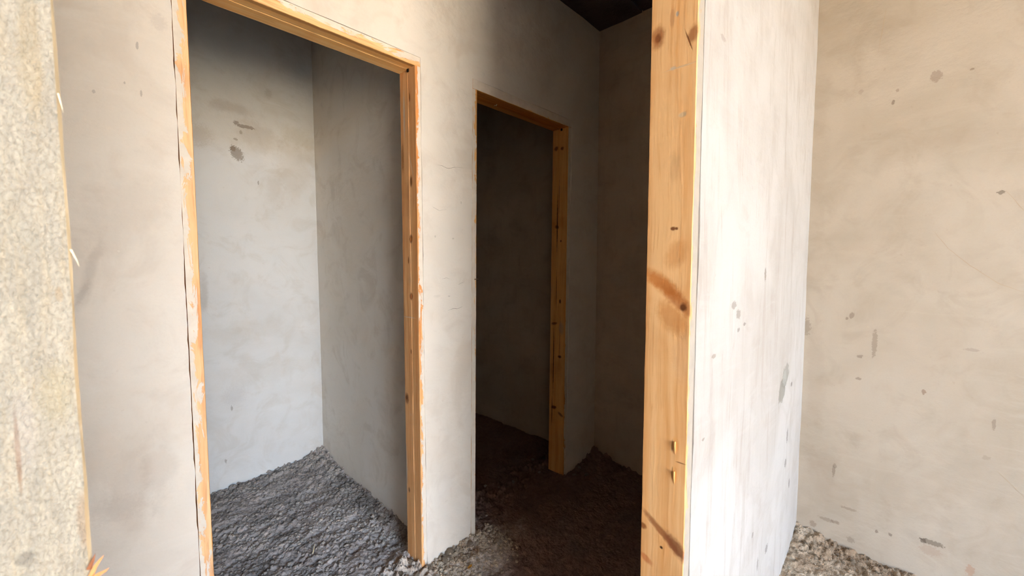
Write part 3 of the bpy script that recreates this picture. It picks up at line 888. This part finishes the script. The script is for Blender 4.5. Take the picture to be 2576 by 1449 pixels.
# rusty nail in the left jamb of the second doorway
n_ = NT('rusty_nail'); MAT_NAIL = n_.finish(lin(150, 118, 88), rough=0.5)
pn = on(1199, 703, 1, A_Y) - Vector(j2l.location) - Vector(f2.location)
nail = shard('nail', [(pn.x - 0.012, -0.001, pn.z), (pn.x - 0.004, -0.006, pn.z + 0.002), (pn.x + 0.006, -0.010, pn.z + 0.001)], 0.0028, MAT_NAIL, j2l, 1.0)
nail['label'] = 'small bent nail'
# splinters
MAT_SPL = wood('torn_pine', 2, (206, 130, 78), (228, 168, 112), (130, 70, 36), seed=20.0)
MAT_FIBRE = wood('pale_fibre', 2, (232, 214, 170), (244, 230, 196), (206, 178, 124), seed=21.0, dust_or_lit=0.0)
J3 = Vector(j3l.location) + Vector(f3.location)


def pl(px, py, dy=0.0):
    return on(px, py, 1, D_Y - dy) - J3


shard('splinter', [pl(178, 628, .000), pl(186, 642, .002), pl(193, 655, .003), pl(200, 671, .004)], 0.0005, MAT_FIBRE, j3l, 0.8)
shard('splinter', [pl(146, 235), pl(153, 260, .001), pl(160, 284, .002)], 0.0004, MAT_FIBRE, j3l, 0.8)
shard('splinter', [pl(228, 1452), pl(240, 1425, .002), pl(252, 1408, .003), pl(262, 1396, .003)], 0.0013, MAT_SPL, j3l, 0.5)
shard('splinter', [pl(230, 1456), pl(250, 1444, .003), pl(265, 1436, .004), pl(275, 1428, .004)], 0.0015, MAT_SPL, j3l, 0.5)
shard('splinter', [pl(224, 1432), pl(234, 1410, .001), pl(240, 1392, .002)], 0.0012, wood('dark_torn_pine', 2, (120, 74, 52), (150, 96, 66), (80, 46, 30), seed=22.0), j3l, 0.5)
shard('splinter', [pl(222, 1460), pl(238, 1462, .003), pl(262, 1456, .004)], 0.0016, MAT_SPL, j3l, 0.5)
# hanging sliver under the second header
H2 = Vector(h2.location) + Vector(f2.location)
ps = on(1250, 262, 2, HEAD) - H2
shard('splinter', [ps, ps + Vector((-.004, 0, -.008)), ps + Vector((-.016, 0, -.010)), ps + Vector((-.020, 0, -.018))], 0.0022, MAT_FIBRE, h2, 0.5)
# loosened wood chips on the broad jamb
J3R = Vector(j3r.location) + Vector(f3.location)
for (px, py, ln) in ((1698, 1125, .030), (1696, 1200, .030)):
    a = on(px, py - 14, 0, D3['xr'] - 0.0005) - J3R; b = on(px, py + 18, 0, D3['xr'] - 0.0002) - J3R
    sh = shard('wood_chip', [a, a.lerp(b, .4) + Vector((-.0012, 0, 0)), b], 0.0042, mats3['r'], j3r, 0.35)

# ------------------------------------------------------------------ hairline cracks in the plaster
CRK = NT('crack_shadow').finish(lin(96, 82, 70))
for pts, w in (([(1100, 415), (1112, 417), (1127, 424), (1145, 421), (1164, 422)], .0011),
               ([(1127, 781), (1141, 776), (1150, 777), (1163, 771)], .0011),
               ([(1112, 702), (1122, 699), (1131, 702)], .0008), ([(1088, 520), (1105, 530), (1124, 526)], .0006),
               ([(1153, 716), (1160, 712), (1168, 709)], .0006)):
    P3 = []
    for a, b in zip(pts[:-1], pts[1:]):
        P3 += jag(on(a[0], a[1], 1, A_Y), on(b[0], b[1], 1, A_Y), 3, 0.0008)[:-1]
    P3.append(on(pts[-1][0], pts[-1][1], 1, A_Y))
    for p in P3:
        p.y = A_Y + 0.003 * 0 + float(0.003 * fbm(p.x * 1.3 + 1, p.z * 1.3 + 2, 4, 1) + 0.00075 * fbm(p.x * 9, p.z * 9, 2, 6))
    ribbon('crack', P3, w, (0, -1, 0), CRK, wall_mid)
CRK2 = NT('scratch_shadow').finish(lin(168, 150, 128))
for pts in ([(2352, 585), (2385, 625), (2440, 668), (2510, 712), (2576, 735)], [(2508, 1185), (2540, 1215), (2576, 1250)],
            [(2210, 130), (2230, 20)], [(2530, 480), (2576, 530)]):
    P3 = []
    for a, b in zip(pts[:-1], pts[1:]):
        P3 += jag(on(a[0], a[1], 0, E_X), on(b[0], b[1], 0, E_X), 4, 0.001)[:-1]
    P3.append(on(pts[-1][0], pts[-1][1], 0, E_X))
    for p in P3:
        p.x = E_X + float(0.005 * fbm(p.y * 1.3 + 5, p.z * 1.3 + 10, 4, 5) + 0.00125 * fbm(p.y * 9, p.z * 9, 2, 10))
    ribbon('scratch', P3, 0.0018, (-1, 0, 0), CRK2, wall_right)

# ------------------------------------------------------------------ clods and crumbs
def rock_mesh(seed, sub=1):
    import bmesh
    bm = bmesh.new()
    bmesh.ops.create_icosphere(bm, subdivisions=sub, radius=1.0)
    rnd = random.Random(seed)
    s = (rnd.uniform(.8, 1.25), rnd.uniform(.7, 1.1), rnd.uniform(.55, .85))
    for v in bm.verts:
        r = 1 + rnd.uniform(-.22, .22)
        v.co = Vector((v.co.x * s[0], v.co.y * s[1], v.co.z * s[2])) * r
    V = [v.co.copy() for v in bm.verts]; Fc = [tuple(v.index for v in f.verts) for f in bm.faces]
    bm.free()
    return V, Fc


ROCKS = [rock_mesh(i, 2) for i in range(6)]
PEB = [rock_mesh(50 + i, 1) for i in range(5)]
ROCK_ME = {}
for mname, mt in (('in', MAT_CLOD), ('out', MAT_CLOD_OUT)):
    for i, (V, Fc) in enumerate(ROCKS):
        me = bpy.data.meshes.new('dirt_clod'); me.from_pydata([tuple(v) for v in V], [], Fc); me.materials.append(mt)
        ROCK_ME[mname, i] = me


def clod(x, y, r, fn, which, label, group):
    o = bpy.data.objects.new('dirt_clod', ROCK_ME[which, random.randrange(6)])
    COL.objects.link(o)
    o.scale = (r, r, r)
    o.rotation_euler = (random.uniform(-.4, .4), random.uniform(-.4, .4), random.uniform(0, 6.3))
    o.location = (x, y, float(fn(x, y)) + r * 0.35)
    return tag(o, label, 'dirt clod', group)


def crumbs(name, spots, fn, mat, label, straw=0.0):
    verts = []; faces = []
    X = np.array([s[0] for s in spots]); Y = np.array([s[1] for s in spots]); Z = fn(X, Y)
    for (x, y, r), z in zip(spots, Z):
        V, Fc = PEB[random.randrange(5)]
        a = random.uniform(0, 6.3); ca, sa = math.cos(a), math.sin(a); k = len(verts)
        q = 3.2 if random.random() < straw else 1.0; g = 1 / q ** 0.6
        for v in V:
            v = Vector((v.x * q, v.y * g, v.z * g))
            verts.append((x + r * (v.x * ca - v.y * sa), y + r * (v.x * sa + v.y * ca), z + r * (v.z + .25)))
        faces += [(f[0] + k, f[1] + k, f[2] + k) for f in Fc]
    o = mesh_obj(name, verts, faces, mat)
    return tag(o, label, 'crumbs', kind='stuff')


R = random.Random(3)
# at the foot of the pier and the right jamb of the first doorway
for k in range(18):
    x = R.uniform(0.84, 1.30); y = A_Y - abs(R.gauss(0.015, 0.045)) - 0.012
    if x < 0.93: y = R.uniform(1.33, 1.50)
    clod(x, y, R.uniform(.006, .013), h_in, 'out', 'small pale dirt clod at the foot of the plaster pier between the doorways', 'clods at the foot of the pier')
# bank along the partition and the rear wall in the first room
for k in range(28):
    if R.random() < .6:
        x = P_X - abs(R.gauss(0.03, 0.04)) - .010; y = R.uniform(1.75, 2.64)
    else:
        x = R.uniform(0.42, 1.0); y = C_Y - abs(R.gauss(0.03, 0.04)) - .010
    clod(x, y, R.uniform(.006, .014), h_in, 'in', 'grey dirt clod in the loose bank along the walls of the first room', 'clods in the first room')
for k in range(10):
    x = R.uniform(1.45, 2.1); y = R.uniform(1.50, 1.72) if R.random() < .6 else R.uniform(1.25, 1.40)
    clod(x, y, R.uniform(.008, .016), h_in, 'in', 'dark dirt clod lying about the sill of the dark second doorway', 'clods at the second doorway')
for k in range(8):
    x = E_X - abs(R.gauss(.04, .06)) - .012; y = R.uniform(-0.12, 0.30)
    clod(x, y, R.uniform(.005, .011), h_out, 'out', 'tan dirt clod at the foot of the tan right wall', 'clods at the foot of the right wall')
pk = on(1133, 1392, 1, A_Y - 0.016)
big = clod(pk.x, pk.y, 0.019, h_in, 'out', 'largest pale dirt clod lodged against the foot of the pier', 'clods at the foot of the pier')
sp = []
for k in range(1500):
    x = R.uniform(0.965, 1.32); y = A_Y - .004 - abs(R.gauss(0.0, 0.09))
    sp.append((x, y, .0012 + .0085 * R.random() ** 2.4))
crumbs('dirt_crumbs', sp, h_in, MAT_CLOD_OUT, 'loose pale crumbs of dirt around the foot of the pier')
sp = [(R.uniform(0.26, 0.92), min(max(R.gauss(1.47, .05), 1.38), 1.58), R.uniform(.0012, .0045)) for k in range(900)]
crumbs('dirt_crumbs', sp, h_in, MAT_CLOD, 'loose crumbs of dirt on the sill of the first doorway')
sp = []
for k in range(7500):
    u = R.random()
    if u < .30:
        x = P_X - abs(R.gauss(0.0, 0.07)); y = R.uniform(1.6, 2.69)
    elif u < .55:
        x = R.uniform(0.3, 1.03); y = C_Y - abs(R.gauss(0.0, 0.07))
    else:
        x = R.uniform(0.3, 1.0); y = R.uniform(1.6, 2.6)
    sp.append((x, y, .0014 + .0085 * R.random() ** 2.6))
crumbs('dirt_crumbs', sp, h_in, MAT_CLOD, 'loose grey crumbs of dirt banked in the first room')
sp = []
for k in range(2600):
    x = E_X - abs(R.gauss(0.0, 0.16)); y = R.uniform(-0.35, 0.32)
    sp.append((x, y, R.uniform(.0008, .0030)))
crumbs('dirt_crumbs', sp, h_out, MAT_CLOD_OUT, 'loose tan crumbs and chaff at the foot of the right wall', 0.5)

# single little things on the floor
pw = on(790, 1388, 2, 0.0)
zt = float(h_in(pw.x, pw.y))
st = shard('wood_splinter', [(pw.x - .012, pw.y - .018, zt + .006), (pw.x, pw.y, zt + .012), (pw.x + .010, pw.y + .016, zt + .022)], 0.0035, MAT_FIBRE, None, 0.4)
tag(st, 'short pale wood splinter sticking out of the dirt in the first room', 'splinter')
pe = on(1224, 1291, 2, 0.0)
o = bpy.data.objects.new('pebble', ROCK_ME['in', 2].copy()); COL.objects.link(o)
o.data.materials[0] = NT('white_pebble').finish(lin(226, 220, 212))
o.scale = (.006, .005, .005); o.location = (pe.x, pe.y, float(h_in(pe.x, pe.y)) + .003)
tag(o, 'tiny white pebble on the dark passage floor beside the pier', 'pebble')
pf = on(1182, 1426, 2, 0.0); zf = float(h_in(pf.x, pf.y)) + .004
lf = mesh_obj('dry_leaf', [(pf.x - .012, pf.y, zf), (pf.x - .004, pf.y - .006, zf + .004), (pf.x + .006, pf.y - .005, zf + .003), (pf.x + .014, pf.y + .001, zf + .006),
                           (pf.x + .005, pf.y + .007, zf + .004), (pf.x - .005, pf.y + .006, zf + .002), (pf.x, pf.y, zf + .001)],
              [(0, 1, 6), (1, 2, 6), (2, 3, 6), (3, 4, 6), (4, 5, 6), (5, 0, 6)], NT('ochre_leaf').finish(lin(170, 116, 40)))
sm = lf.modifiers.new('thickness', 'SOLIDIFY'); sm.thickness = 0.0008
tag(lf, 'small ochre dry leaf on the dirt in front of the pier', 'leaf')
